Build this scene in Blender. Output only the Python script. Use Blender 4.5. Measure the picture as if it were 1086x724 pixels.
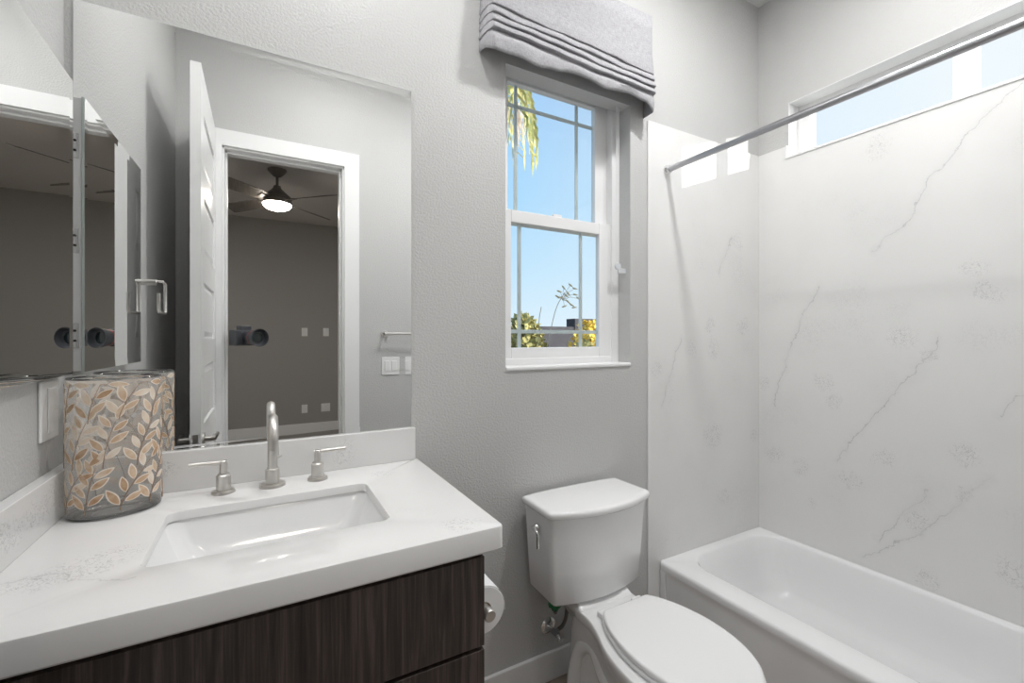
import bpy, bmesh, math, random
from math import pi, sin, cos, radians
from mathutils import Vector, Matrix
random.seed(7)
for o in list(bpy.data.objects): bpy.data.objects.remove(o, do_unlink=True)
COL = bpy.context.scene.collection
SC = bpy.context.scene

# ------------------------------------------------------------------ camera
CX, CY, CZ = 0.395, -1.425, 1.305
cam = bpy.data.cameras.new('camera'); cam.sensor_width = 36; cam.lens = 474.0/1086*36
cam.shift_y = -4.0/1086; cam.clip_start = 0.005; cam.clip_end = 200
camo = bpy.data.objects.new('camera', cam); COL.objects.link(camo)
camo.location = (CX, CY, CZ); camo.rotation_euler = (pi/2, 0, -radians(29.3))
SC.camera = camo

# ------------------------------------------------------------------ view
SC.view_settings.view_transform = 'Standard'; SC.view_settings.look = 'None'
SC.view_settings.gamma = 1; SC.view_settings.use_curve_mapping = False
SC.view_settings.exposure = 0.14

# ------------------------------------------------------------------ light levels
E_CAN = 15.0; E_FILL_TUB = 2.5; E_FILL_DOOR = 7.0; E_VAN = 28.0; E_FAN = 40.0; E_FILL_BED = 16.0; E_SUN = 6.5; SKY = 0.95

# ------------------------------------------------------------------ sky
w = bpy.data.worlds.new('sky'); SC.world = w; w.use_nodes = True
nt = w.node_tree; nt.nodes.clear()
N = nt.nodes.new
out = N('ShaderNodeOutputWorld'); bg = N('ShaderNodeBackground'); tc = N('ShaderNodeTexCoord')
sep = N('ShaderNodeSeparateXYZ'); rmp = N('ShaderNodeValToRGB')
nt.links.new(tc.outputs['Generated'], sep.inputs[0]); nt.links.new(sep.outputs['Z'], rmp.inputs[0])
cr = rmp.color_ramp
cr.elements[0].position = 0.0; cr.elements[0].color = (0.78, 0.90, 1.0, 1)
cr.elements[1].position = 0.50; cr.elements[1].color = (0.28, 0.58, 0.98, 1)
e = cr.elements.new(0.14); e.color = (0.58, 0.81, 1.0, 1)
e = cr.elements.new(0.30); e.color = (0.40, 0.70, 1.0, 1)
dt = N('ShaderNodeVectorMath'); dt.operation = 'DOT_PRODUCT'
sd = Vector((0.75, -0.65, 0.3)).normalized(); dt.inputs[1].default_value = sd
nt.links.new(tc.outputs['Generated'], dt.inputs[0])
mr = N('ShaderNodeMapRange'); mr.inputs['From Min'].default_value = -0.15; mr.inputs['From Max'].default_value = 0.6
nt.links.new(dt.outputs['Value'], mr.inputs['Value'])
mx = N('ShaderNodeMix'); mx.data_type = 'RGBA'
nt.links.new(mr.outputs[0], mx.inputs[0]); nt.links.new(rmp.outputs[0], mx.inputs[6]); mx.inputs[7].default_value = (0.90, 0.95, 1.0, 1)
nt.links.new(mx.outputs[2], bg.inputs['Color']); bg.inputs['Strength'].default_value = SKY
nt.links.new(bg.outputs[0], out.inputs[0])

# ------------------------------------------------------------------ sun
sun = bpy.data.lights.new('sun', 'SUN'); sun.energy = E_SUN; sun.angle = radians(0.6); sun.color = (1.0, 0.96, 0.88)
so = bpy.data.objects.new('sun', sun); COL.objects.link(so)
so.rotation_euler = Vector((-0.56, 1.0, -0.2)).to_track_quat('-Z', 'Y').to_euler(); so.location = (6, -8, 5)

# ================================================================== helpers
def tag(o, label=None, cat=None, group=None, kind=None):
    if label: o['label'] = label
    if cat: o['category'] = cat
    if group: o['group'] = group
    if kind: o['kind'] = kind
    return o
def wloc(p):
    v = Vector((0, 0, 0))
    while p is not None: v += p.location; p = p.parent
    return v
def thing(name, label, cat, loc, group=None, kind=None):
    o = bpy.data.objects.new(name, None); COL.objects.link(o); o.location = loc; o.empty_display_size = .05
    return tag(o, label, cat, group, kind)
def obj(name, bm, mat, parent=None, smooth=None, label=None, mods=()):
    if smooth is not None:
        bm.normal_update()
        for f in bm.faces: f.smooth = True
        for e in bm.edges:
            if len(e.link_faces) == 2 and e.calc_face_angle(0) > radians(smooth): e.smooth = False
    if parent is not None: org = wloc(parent); loc = Vector((0, 0, 0))
    else:
        xs = [v.co for v in bm.verts]
        lo = Vector([min(c[i] for c in xs) for i in range(3)]); hi = Vector([max(c[i] for c in xs) for i in range(3)])
        org = Vector(((lo.x+hi.x)/2, (lo.y+hi.y)/2, lo.z)); loc = org
    bmesh.ops.translate(bm, verts=bm.verts, vec=-org)
    me = bpy.data.meshes.new(name); bm.to_mesh(me); bm.free()
    o = bpy.data.objects.new(name, me); COL.objects.link(o); o.location = loc; o.parent = parent
    for m in (mat if isinstance(mat, (list, tuple)) else [mat]): me.materials.append(m)
    if label: o['label'] = label
    for mod in mods:
        if mod[0] == 'bevel':
            b = o.modifiers.new('bevel', 'BEVEL'); b.width = mod[1]; b.segments = mod[2]; b.limit_method = 'ANGLE'; b.angle_limit = radians(35)
            b.harden_normals = False
            for p in me.polygons: p.use_smooth = True
            wn = o.modifiers.new('wn', 'WEIGHTED_NORMAL'); wn.keep_sharp = True
        elif mod[0] == 'sub':
            s = o.modifiers.new('sub', 'SUBSURF'); s.levels = mod[1]; s.render_levels = mod[1]
        elif mod[0] == 'solid':
            s = o.modifiers.new('sol', 'SOLIDIFY'); s.thickness = mod[1]; s.offset = 0
    return o
def struct(name, bm, mat, parent=None, label=None, **k):
    o = obj(name, bm, mat, parent, **k)
    if parent is None: o['kind'] = 'structure'
    if label: o['label'] = label
    return o
def BM(): return bmesh.new()
def box(bm, x0, x1, y0, y1, z0, z1, mi=0):
    vs = [bm.verts.new((x, y, z)) for x in (x0, x1) for y in (y0, y1) for z in (z0, z1)]
    for f in ((0,1,3,2),(4,6,7,5),(0,4,5,1),(2,3,7,6),(0,2,6,4),(1,5,7,3)):
        fa = bm.faces.new([vs[i] for i in f]); fa.material_index = mi
    return vs
def bx(*a):
    bm = BM(); box(bm, *a); bmesh.ops.recalc_face_normals(bm, faces=bm.faces); return bm
def boxes(lst):
    bm = BM()
    for a in lst: box(bm, *a)
    bmesh.ops.recalc_face_normals(bm, faces=bm.faces); return bm
def basis(d):
    d = Vector(d).normalized(); u = Vector((0, 0, 1)) if abs(d.z) < .9 else Vector((1, 0, 0))
    a = d.cross(u).normalized(); return d, a, a.cross(d).normalized()
def loft(bm, rings, cap0=True, cap1=True, closed=True, mi=0):
    R = [[bm.verts.new(p) for p in r] for r in rings]
    n = len(R[0])
    for a, b in zip(R, R[1:]):
        for i in range(n if closed else n-1):
            j = (i+1) % n
            f = bm.faces.new((a[i], a[j], b[j], b[i])); f.material_index = mi
    if cap0: bm.faces.new(R[0][::-1]).material_index = mi
    if cap1: bm.faces.new(R[-1]).material_index = mi
    return R
def tube(bm, pts, r, n=12, mi=0, cap=True):
    pts = [Vector(p) for p in pts]; rs = r if isinstance(r, (list, tuple)) else [r]*len(pts)
    rings = []; prev = None
    for i, p in enumerate(pts):
        t = (pts[min(i+1, len(pts)-1)] - pts[max(i-1, 0)]).normalized()
        if prev is None: _, a, b = basis(t)
        else:
            a = (prev - t*prev.dot(t)).normalized(); b = a.cross(t)
        prev = a
        rings.append([p + (a*cos(2*pi*k/n) + b*sin(2*pi*k/n))*rs[i] for k in range(n)])
    loft(bm, rings, cap, cap, mi=mi)
def cyl(bm, p, d, prof, n=32, mi=0):
    """lathe: prof = [(along, radius)...] about axis d from p"""
    d, a, b = basis(d); p = Vector(p)
    rings = [[p + d*h + (a*cos(2*pi*k/n) + b*sin(2*pi*k/n))*max(r, 1e-4) for k in range(n)] for h, r in prof]
    loft(bm, rings, mi=mi)
def fix(bm):
    bmesh.ops.recalc_face_normals(bm, faces=bm.faces); return bm
def rr(x0, x1, y0, y1, r, z, n=8):
    pts = []
    for cx, cy, a0 in ((x1-r, y1-r, 0), (x0+r, y1-r, pi/2), (x0+r, y0+r, pi), (x1-r, y0+r, 3*pi/2)):
        for k in range(n+1):
            a = a0 + pi/2*k/n; pts.append((cx+r*cos(a), cy+r*sin(a), z))
    return pts
def smooth_path(pts, sub=8):
    P = [Vector(p) for p in pts]; P = [2*P[0]-P[1]] + P + [2*P[-1]-P[-2]]; o = []
    for i in range(1, len(P)-2):
        for k in range(sub):
            t = k/sub; a, b, c, d = P[i-1:i+3]
            o.append(.5*((2*b)+(c-a)*t+(2*a-5*b+4*c-d)*t*t+(-a+3*b-3*c+d)*t**3))
    o.append(P[-2]); return o

# ================================================================== materials
def pmat(name, col, rough=.5, metal=0, spec=.5, **k):
    m = bpy.data.materials.new(name); m.use_nodes = True
    b = m.node_tree.nodes['Principled BSDF']
    b.inputs['Base Color'].default_value = (*col, 1); b.inputs['Roughness'].default_value = rough
    b.inputs['Metallic'].default_value = metal; b.inputs['Specular IOR Level'].default_value = spec
    for a, v in k.items(): b.inputs[a.replace('_', ' ')].default_value = v
    return m
def nodes(m): return m.node_tree.nodes, m.node_tree.links, m.node_tree.nodes['Principled BSDF']
def add_bump(m, scale, strength, dist=.002, detail=3, stretch=None):
    n, l, b = nodes(m)
    g = n.new('ShaderNodeNewGeometry'); t = n.new('ShaderNodeTexNoise'); t.inputs['Scale'].default_value = scale; t.inputs['Detail'].default_value = detail
    src = g.outputs['Position']
    if stretch:
        mp = n.new('ShaderNodeMapping'); mp.inputs['Scale'].default_value = stretch; l.new(src, mp.inputs[0]); src = mp.outputs[0]
    l.new(src, t.inputs['Vector'])
    bp = n.new('ShaderNodeBump'); bp.inputs['Strength'].default_value = strength; bp.inputs['Distance'].default_value = dist
    l.new(t.outputs['Fac'], bp.inputs['Height']); l.new(bp.outputs[0], b.inputs['Normal']); return m
def add_var(m, c1, c2, scale, lo=.35, hi=.65, stretch=None, detail=4):
    n, l, b = nodes(m)
    g = n.new('ShaderNodeNewGeometry'); t = n.new('ShaderNodeTexNoise'); t.inputs['Scale'].default_value = scale; t.inputs['Detail'].default_value = detail
    src = g.outputs['Position']
    if stretch:
        mp = n.new('ShaderNodeMapping'); mp.inputs['Scale'].default_value = stretch; l.new(src, mp.inputs[0]); src = mp.outputs[0]
    l.new(src, t.inputs['Vector'])
    r = n.new('ShaderNodeValToRGB'); r.color_ramp.elements[0].position = lo; r.color_ramp.elements[1].position = hi
    r.color_ramp.elements[0].color = (*c1, 1); r.color_ramp.elements[1].color = (*c2, 1)
    l.new(t.outputs['Fac'], r.inputs[0]); l.new(r.outputs[0], b.inputs['Base Color']); return m

M = {}
M['wall'] = add_bump(pmat('wall_paint', (.56, .557, .55), .42, spec=.35), 140, .6, .0035, 3)
M['ceiling'] = add_bump(pmat('ceiling_paint', (.80, .80, .79), .6), 120, .4, .003)
M['bedwall'] = add_bump(pmat('bedroom_paint', (.36, .345, .325), .6), 120, .3, .002)
M['bedceil'] = add_bump(pmat('bedroom_ceiling_paint', (.72, .69, .66), .6), 60, .4, .004)
M['white'] = pmat('white_semigloss_paint', (.84, .84, .835), .28)
M['vinyl'] = pmat('white_vinyl', (.86, .86, .86), .3)
M['grille'] = pmat('grey_grille', (.74, .79, .80), .4)
M['porcelain'] = pmat('white_porcelain', (.86, .86, .86), .07, spec=.5)
M['acrylic'] = pmat('white_enamel', (.86, .86, .865), .1, spec=.5)
M['seat'] = pmat('white_seat_plastic', (.85, .85, .85), .22)
M['nickel'] = pmat('brushed_nickel', (.66, .64, .61), .3, 1)
M['chrome'] = pmat('chrome', (.80, .80, .80), .08, 1)
M['steel'] = pmat('satin_grey_steel', (.46, .46, .48), .28, 1)
M['mirror'] = pmat('mirror_silver', (.93, .935, .93), 0.0, 1)
M['glassedge'] = pmat('mirror_edge', (.55, .60, .58), .15)
M['plastic'] = pmat('white_plate_plastic', (.85, .85, .84), .35)
M['dark'] = pmat('dark_screw_head', (.03, .028, .026), .5)  # own dark colour of the cabinet hinge screws
M['black'] = pmat('black_camera_plastic', (.045, .048, .056), .4)
M['red'] = pmat('red_ring', (.45, .03, .02), .4)
M['green'] = pmat('green_plastic_nut', (.01, .16, .05), .4)
M['paper'] = add_bump(pmat('toilet_paper', (.86, .86, .86), .9, spec=.1), 500, .3, .001)
M['core'] = pmat('cardboard_core', (.45, .36, .27), .9)
M['bronze'] = pmat('dark_bronze_fan', (.17, .155, .14), .4, .3)
M['blade'] = add_var(pmat('fan_blade_wood', (.1, .09, .08), .45), (.13, .115, .10), (.19, .17, .15), 9, stretch=(8, 1, 1))
M['carpet'] = add_bump(pmat('bedroom_carpet', (.42, .39, .36), .95, spec=.1), 300, .8, .006)
M['hose'] = add_bump(pmat('braided_steel', (.20, .19, .18), .35, .6), 700, .8, .001)

def emis(name, col, s):
    m = bpy.data.materials.new(name); m.use_nodes = True; n = m.node_tree.nodes; n.clear()
    o = n.new('ShaderNodeOutputMaterial'); e = n.new('ShaderNodeEmission'); e.inputs[0].default_value = (*col, 1); e.inputs[1].default_value = s
    m.node_tree.links.new(e.outputs[0], o.inputs[0]); return m
M['lamp'] = emis('lamp_diffuser', (1, .97, .92), 6)
M['fanlamp'] = emis('fan_lamp_glass', (1, .90, .78), E_FAN)
M['globe'] = emis('vanity_globe_glass', (1, 1, 1), E_VAN)

def glassmat(name, tint, gl, edge=.25):
    m = bpy.data.materials.new(name); m.use_nodes = True; n = m.node_tree.nodes; l = m.node_tree.links; n.clear()
    o = n.new('ShaderNodeOutputMaterial'); t = n.new('ShaderNodeBsdfTransparent'); g = n.new('ShaderNodeBsdfGlossy')
    t.inputs[0].default_value = (*tint, 1); g.inputs['Roughness'].default_value = .02; g.inputs[0].default_value = (.95, .95, .95, 1)
    f = n.new('ShaderNodeLayerWeight'); f.inputs['Blend'].default_value = edge
    mu = n.new('ShaderNodeMath'); mu.operation = 'MULTIPLY'; mu.inputs[1].default_value = gl
    l.new(f.outputs['Fresnel'], mu.inputs[0])
    mx = n.new('ShaderNodeMixShader'); l.new(mu.outputs[0], mx.inputs[0]); l.new(t.outputs[0], mx.inputs[1]); l.new(g.outputs[0], mx.inputs[2])
    l.new(mx.outputs[0], o.inputs[0]); return m
M['pane'] = glassmat('window_glass', (.97, .985, .98), .5)
M['vase'] = glassmat('clear_vase_glass', (.97, .965, .96), .8, .30)
def haze(m, f, col):
    n, l = m.node_tree.nodes, m.node_tree.links
    o = [q for q in n if q.type == 'OUTPUT_MATERIAL'][0]; src = o.inputs[0].links[0].from_socket
    d = n.new('ShaderNodeBsdfDiffuse'); d.inputs[0].default_value = (*col, 1); t = n.new('ShaderNodeBsdfTranslucent'); t.inputs[0].default_value = (*col, 1)
    a = n.new('ShaderNodeMixShader'); l.new(d.outputs[0], a.inputs[1]); l.new(t.outputs[0], a.inputs[2])
    b = n.new('ShaderNodeMixShader'); b.inputs[0].default_value = f; l.new(src, b.inputs[1]); l.new(a.outputs[0], b.inputs[2]); l.new(b.outputs[0], o.inputs[0])
haze(M['vase'], .20, (.96, .94, .91))

# dark vertical-grain laminate
def wood():
    m = pmat('espresso_laminate', (.05, .04, .037), .38); n, l, b = nodes(m)
    g = n.new('ShaderNodeNewGeometry'); mp = n.new('ShaderNodeMapping'); mp.inputs['Scale'].default_value = (1, 1, .035)
    l.new(g.outputs['Position'], mp.inputs[0])
    t = n.new('ShaderNodeTexNoise'); t.inputs['Scale'].default_value = 95; t.inputs['Detail'].default_value = 5; t.inputs['Roughness'].default_value = .65; t.inputs['Distortion'].default_value = .5
    l.new(mp.outputs[0], t.inputs['Vector'])
    r = n.new('ShaderNodeValToRGB'); e = r.color_ramp.elements
    e[0].position = .30; e[0].color = (.016, .011, .010, 1); e[1].position = .70; e[1].color = (.115, .086, .076, 1)
    x = e.new(.5); x.color = (.045, .033, .029, 1)
    l.new(t.outputs['Fac'], r.inputs[0]); l.new(r.outputs[0], b.inputs['Base Color'])
    bp = n.new('ShaderNodeBump'); bp.inputs['Strength'].default_value = .3; bp.inputs['Distance'].default_value = .001
    l.new(t.outputs['Fac'], bp.inputs['Height']); l.new(bp.outputs[0], b.inputs['Normal']); return m
M['wood'] = wood()

# plank floor
def planks():
    m = pmat('brown_wood_look_tile', (.12, .09, .07), .35); n, l, b = nodes(m)
    g = n.new('ShaderNodeNewGeometry'); br = n.new('ShaderNodeTexBrick'); br.inputs['Scale'].default_value = 1
    br.inputs['Brick Width'].default_value = .9; br.inputs['Row Height'].default_value = .15; br.inputs['Mortar Size'].default_value = .003
    br.inputs['Color1'].default_value = (.34, .28, .235, 1); br.inputs['Color2'].default_value = (.27, .22, .18, 1); br.inputs['Mortar'].default_value = (.05, .04, .035, 1)
    l.new(g.outputs['Position'], br.inputs['Vector']); l.new(br.outputs['Color'], b.inputs['Base Color']); return m
M['floor'] = planks()

# white quartz with fine grey veins; strokes and flecks laid out on the two axes ax
def quartz(name, base, ax, segs, blots, rough=.12, bscale=70, vein=(.44, .44, .44)):
    m = pmat(name, base, rough); n, l, b = nodes(m)
    g = n.new('ShaderNodeNewGeometry'); nz = n.new('ShaderNodeTexNoise'); nz.inputs['Scale'].default_value = 9; nz.inputs['Detail'].default_value = 6; nz.inputs['Roughness'].default_value = .65
    l.new(g.outputs['Position'], nz.inputs['Vector'])
    def vm(op, a, bb=None, sc=None):
        q = n.new('ShaderNodeVectorMath'); q.operation = op
        for i, v in enumerate((a, bb)):
            if v is None: continue
            if hasattr(v, 'links') or hasattr(v, 'is_linked'): l.new(v, q.inputs[i])
            else: q.inputs[i].default_value = v
        if sc is not None:
            if hasattr(sc, 'is_linked'): l.new(sc, q.inputs['Scale'])
            else: q.inputs['Scale'].default_value = sc
        return q.outputs['Value'] if op in ('DOT_PRODUCT', 'LENGTH', 'DISTANCE') else q.outputs['Vector']
    def ma(op, a, bb=None, clamp=False):
        q = n.new('ShaderNodeMath'); q.operation = op; q.use_clamp = clamp
        for i, v in enumerate((a, bb)):
            if v is None: continue
            if hasattr(v, 'is_linked'): l.new(v, q.inputs[i])
            else: q.inputs[i].default_value = v
        return q.outputs[0]
    def mrange(v, a, c, d=0., e=1.):
        q = n.new('ShaderNodeMapRange'); q.interpolation_type = 'SMOOTHSTEP'; l.new(v, q.inputs['Value'])
        q.inputs['From Min'].default_value = a; q.inputs['From Max'].default_value = c; q.inputs['To Min'].default_value = d; q.inputs['To Max'].default_value = e
        return q.outputs[0]
    msk = [0, 0, 0]; msk[ax[0]] = 1; msk[ax[1]] = 1
    P = vm('MULTIPLY', g.outputs['Position'], tuple(msk))
    off = vm('MULTIPLY', vm('SUBTRACT', nz.outputs['Color'], (.5, .5, .5)), tuple(x*.11 for x in msk))
    Q = vm('ADD', P, off)
    def p3(p):
        v = [0, 0, 0]; v[ax[0]] = p[0]; v[ax[1]] = p[1]; return Vector(v)
    dmin = None
    for s in segs:
        for a, c in zip(s, s[1:]):
            a, c = p3(a), p3(c); ba = c-a
            pa = vm('SUBTRACT', Q, tuple(a))
            h = ma('DIVIDE', vm('DOT_PRODUCT', pa, tuple(ba)), ba.length_squared, True)
            pr = vm('SCALE', tuple(ba), None, h)
            d = vm('LENGTH', vm('SUBTRACT', pa, pr))
            dmin = d if dmin is None else ma('MINIMUM', dmin, d)
    brk = n.new('ShaderNodeTexNoise'); brk.inputs['Scale'].default_value = 7; brk.inputs['Detail'].default_value = 3
    l.new(g.outputs['Position'], brk.inputs['Vector'])
    tot = None
    if dmin is not None:
        vv = ma('MULTIPLY', mrange(dmin, .0, .0030, .6, 0.), mrange(brk.outputs['Fac'], .36, .58, .2, 1.))
        halo = ma('MULTIPLY', mrange(dmin, .0, .03, .08, 0.), 1.)
        tot = ma('ADD', vv, halo)
    # squiggle flecks
    rid = n.new('ShaderNodeTexNoise'); rid.inputs['Scale'].default_value = bscale; rid.inputs['Detail'].default_value = 3; rid.inputs['Distortion'].default_value = 1.2
    l.new(g.outputs['Position'], rid.inputs['Vector'])
    line = mrange(ma('ABSOLUTE', ma('SUBTRACT', rid.outputs['Fac'], .5)), .0, .028, 1., 0.)
    bmn = None
    for p, r in blots:
        q = ma('DIVIDE', vm('DISTANCE', Q, tuple(p3(p))), r)
        bmn = q if bmn is None else ma('MINIMUM', bmn, q)
    if bmn is not None:
        bl = ma('MULTIPLY', line, mrange(bmn, .35, 1.0, .75, 0.))
        tot = bl if tot is None else ma('MAXIMUM', tot, bl)
    # faint drifting field everywhere
    fz = n.new('ShaderNodeTexNoise'); fz.inputs['Scale'].default_value = 3.3; fz.inputs['Detail'].default_value = 5
    l.new(g.outputs['Position'], fz.inputs['Vector'])
    tot = ma('MAXIMUM', tot, ma('MULTIPLY', line, mrange(fz.outputs['Fac'], .54, .72, .0, .35)))
    soft = mrange(fz.outputs['Fac'], .3, .75, 0., .09)
    tot = ma('ADD', tot, soft, True)
    mixn = n.new('ShaderNodeMix'); mixn.data_type = 'RGBA'; l.new(tot, mixn.inputs[0])
    mixn.inputs[6].default_value = (*base, 1); mixn.inputs[7].default_value = (*vein, 1)
    l.new(mixn.outputs[2], b.inputs['Base Color']); return m
BASEQ = (.80, .795, .785)
sideV = [[(-.95, 2.19), (-.86, 2.11), (-.70, 1.94), (-.64, 1.78), (-.51, 1.68)], [(-.73, 1.31), (-.66, 1.17), (-.47, .91), (-.38, .75)],
         [(-.86, .80), (-.80, .71), (-.71, .57), (-.47, .35)], [(-.30, 1.55), (-.17, 1.28), (-.10, .95)], [(-.69, .71), (-.53, .45)], [(-1.1, 1.25), (-.94, 1.09), (-.9, 1.04)]]
sideB = [((-.61, 1.3), .07), ((-.32, 1.1), .06), ((-.35, 1.01), .05), ((-.44, .67), .06), ((-.21, .67), .05), ((-.7, .35), .06), ((-.93, .49), .07), ((-.8, .87), .06),
         ((-.86, 1.48), .06), ((-.04, 1.06), .05), ((-.09, .71), .06), ((-.55, .79), .05), ((-.27, .51), .04), ((-.66, .57), .06), ((-.69, 1.24), .04), ((-.53, 2.11), .07), ((-.82, 1.56), .05), ((-.80, .73), .04)]
endV = [[(1.95, 1.0), (2.02, 1.14), (2.08, 1.3)], [(2.36, 1.62), (2.46, 1.82)]]
endB = [((2.16, 1.26), .06), ((2.31, 1.25), .07), ((2.55, 1.37), .06), ((2.31, .83), .09), ((1.93, 1.16), .05), ((2.39, .52), .06), ((2.64, .81), .05), ((2.29, 1.36), .05), ((2.5, 1.8), .07)]
M['quartz_side'] = quartz('marbled_quartz_long_wall', BASEQ, (1, 2), sideV, sideB, .30)
M['quartz_end'] = quartz('marbled_quartz_end_wall', BASEQ, (0, 2), endV, endB, .30)
M['quartz_top'] = quartz('marbled_quartz_top', (.82, .815, .81), (0, 1), [[(.02, -.40), (.10, -.42), (.22, -.50)]], [((.132, -.40), .07), ((.16, -.37), .05), ((.08, -.43), .05), ((.56, -.29), .05), ((.77, -.55), .05), ((.70, -.12), .04)], .10)
M['quartz_up'] = quartz('marbled_quartz_upstand', (.80, .795, .79), (0, 2), [], [((.62, .96), .05), ((.19, .97), .03), ((.02, .97), .04)], .12)

# woven shade linen
def linen():
    m = pmat('grey_linen', (.40, .395, .41), .95, spec=.1); n, l, b = nodes(m)
    g = n.new('ShaderNodeNewGeometry')
    a = n.new('ShaderNodeMapping'); a.inputs['Scale'].default_value = (1, 1, .12); c = n.new('ShaderNodeMapping'); c.inputs['Scale'].default_value = (.12, 1, 1)
    t1 = n.new('ShaderNodeTexNoise'); t2 = n.new('ShaderNodeTexNoise')
    for q, t in ((a, t1), (c, t2)):
        l.new(g.outputs['Position'], q.inputs[0]); l.new(q.outputs[0], t.inputs['Vector']); t.inputs['Scale'].default_value = 420; t.inputs['Detail'].default_value = 2
    ad = n.new('ShaderNodeMath'); ad.operation = 'ADD'; l.new(t1.outputs['Fac'], ad.inputs[0]); l.new(t2.outputs['Fac'], ad.inputs[1])
    r = n.new('ShaderNodeMapRange'); r.inputs['From Min'].default_value = .7; r.inputs['From Max'].default_value = 1.3
    l.new(ad.outputs[0], r.inputs['Value'])
    mxn = n.new('ShaderNodeMix'); mxn.data_type = 'RGBA'; mxn.inputs[6].default_value = (.31, .305, .32, 1); mxn.inputs[7].default_value = (.46, .455, .47, 1)
    l.new(r.outputs[0], mxn.inputs[0]); l.new(mxn.outputs[2], b.inputs['Base Color'])
    bp = n.new('ShaderNodeBump'); bp.inputs['Strength'].default_value = .4; bp.inputs['Distance'].default_value = .001
    l.new(ad.outputs[0], bp.inputs['Height']); l.new(bp.outputs[0], b.inputs['Normal']); return m
M['linen'] = linen()

# ================================================================== the room
W = 2.69; WL = -.008; ZC = 3.05; YF = -1.585; YB = -1.70
WX0, WX1, WZ0, WZ1, WT = 1.168, 1.777, 1.195, 2.30, 2.37       # window opening in the back wall
TY0, TY1, TZ0, TZ1 = -1.38, -.155, 2.205, 2.475      # transom opening in the right wall
struct('floor', bx(-.12, W+.16, YB, .16, -.08, 0), M['floor'])
struct('ceiling', bx(-.12, W+.16, YB, .16, ZC, ZC+.08), M['ceiling'])
struct('wall_back', boxes([(-.12, WX0, 0, .16, 0, ZC), (WX1, W+.16, 0, .16, 0, ZC), (WX0, WX1, 0, .16, 0, WZ0), (WX0, WX1, 0, .072, WZ1, ZC), (WX0, WX1, .072, .16, WT, ZC)]), M['wall'])
struct('wall_left', bx(-.12, WL, YB, 0, 0, ZC), M['wall'])
struct('wall_right', boxes([(W, W+.16, YB, TY0, 0, ZC), (W, W+.16, TY1, 0, 0, ZC), (W, W+.16, TY0, TY1, 0, TZ0), (W, W+.16, TY0, TY1, TZ1, ZC)]), M['wall'])
DX0, DX1, DZ = .200, .857, 2.39
struct('wall_front', boxes([(WL, DX0, YB, YF, 0, ZC), (DX1, W, YB, YF, 0, ZC), (DX0, DX1, YB, YF, DZ, ZC)]), M['wall'])
def baseboard(name, x0, x1, y0, y1, h=.108, mat='white'):
    return struct(name, boxes([(x0, x1, y0, y1, 0, h)]), M[mat], mods=[('bevel', .004, 2)])
baseboard('baseboard_back', .81, 1.872, -.015, 0)
baseboard('baseboard_front', .95, 1.93, YF, YF+.015)
baseboard('baseboard_left', WL, .008, YF+.02, -.60)
# tub surround slabs
struct('wall_tub_end', bx(1.875, W, -.008, 0, 0, 2.26), M['quartz_end'], mods=[('bevel', .0015, 2)])
struct('wall_tub_side', boxes([(W-.008, W, YF, -.008, .29, TZ0), (W-.008, W, TY1, -.008, TZ0, 2.26), (W-.008, W, YF, TY0, TZ0, 2.26)]), M['quartz_side'])

# door casing (both jamb legs, head, stop)
CW = .088
bm = boxes([(DX0-CW, DX0+.004, YF, YF+.018, 0, DZ+CW), (DX1-.004, DX1+CW, YF, YF+.018, 0, DZ+CW), (DX0, DX1, YF, YF+.018, DZ-.004, DZ+CW),
            (DX0-CW, DX0+.004, YB-.018, YB, 0, DZ+CW), (DX1-.004, DX1+CW, YB-.018, YB, 0, DZ+CW), (DX0, DX1, YB-.018, YB, DZ-.004, DZ+CW),
            (DX0, DX0+.014, YB, YF, 0, DZ), (DX1-.014, DX1, YB, YF, 0, DZ), (DX0, DX1, YB, YF, DZ-.014, DZ),
            (DX0+.014, DX0+.026, YB+.02, YF-.042, 0, DZ-.014), (DX1-.026, DX1-.014, YB+.02, YF-.042, 0, DZ-.014), (DX0+.014, DX1-.014, YB+.02, YF-.042, DZ-.026, DZ-.014)])
tr = struct('trim_1', bm, M['white'], label='white door casing and jamb seen in the mirror', mods=[('bevel', .003, 2)])
obj('strike_plate', bx(DX1-.0155, DX1-.0138, YF-.035, YF-.008, .87, .93), M['nickel'], tr)

# open door leaf, standing at right angles to the door wall
dr = thing('door_1', 'white panelled door standing open beside the left wall, seen in the mirror', None, (.155, -1.2, 0), kind='structure')
def door_leaf():
    x0, x1, y0, y1, z0, z1 = .136, .174, -1.592, -.868, .012, 2.462
    bm = BM()
    pz = [(.19, .43), (.555, .80), (.925, 1.18), (1.30, 1.55), (1.675, 1.93), (2.05, 2.29)]
    ya, yb = y0+.115, y1-.115
    box(bm, x0+.010, x1-.010, y0+.02, y1-.02, z0+.02, z1-.02)
    box(bm, x0, x1, y0, ya, z0, z1); box(bm, x0, x1, yb, y1, z0, z1)
    zz = [z0] + [v for p in pz for v in p] + [z1]
    for i in range(0, len(zz), 2): box(bm, x0, x1, ya, yb, zz[i], zz[i+1])
    for a, c in pz:      # raised fields with sloped edges
        for s, xo, xi in ((1, x1-.010, x1-.002), (-1, x0+.010, x0+.002)):
            r0 = [(xo, ya+.006, a+.006), (xo, yb-.006, a+.006), (xo, yb-.006, c-.006), (xo, ya+.006, c-.006)]
            r1 = [(xi, ya+.034, a+.034), (xi, yb-.034, a+.034), (xi, yb-.034, c-.034), (xi, ya+.034, c-.034)]
            loft(bm, [r0, r1])
    return fix(bm)
obj('door_panel', door_leaf(), M['white'], dr)
bm = BM()
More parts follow.
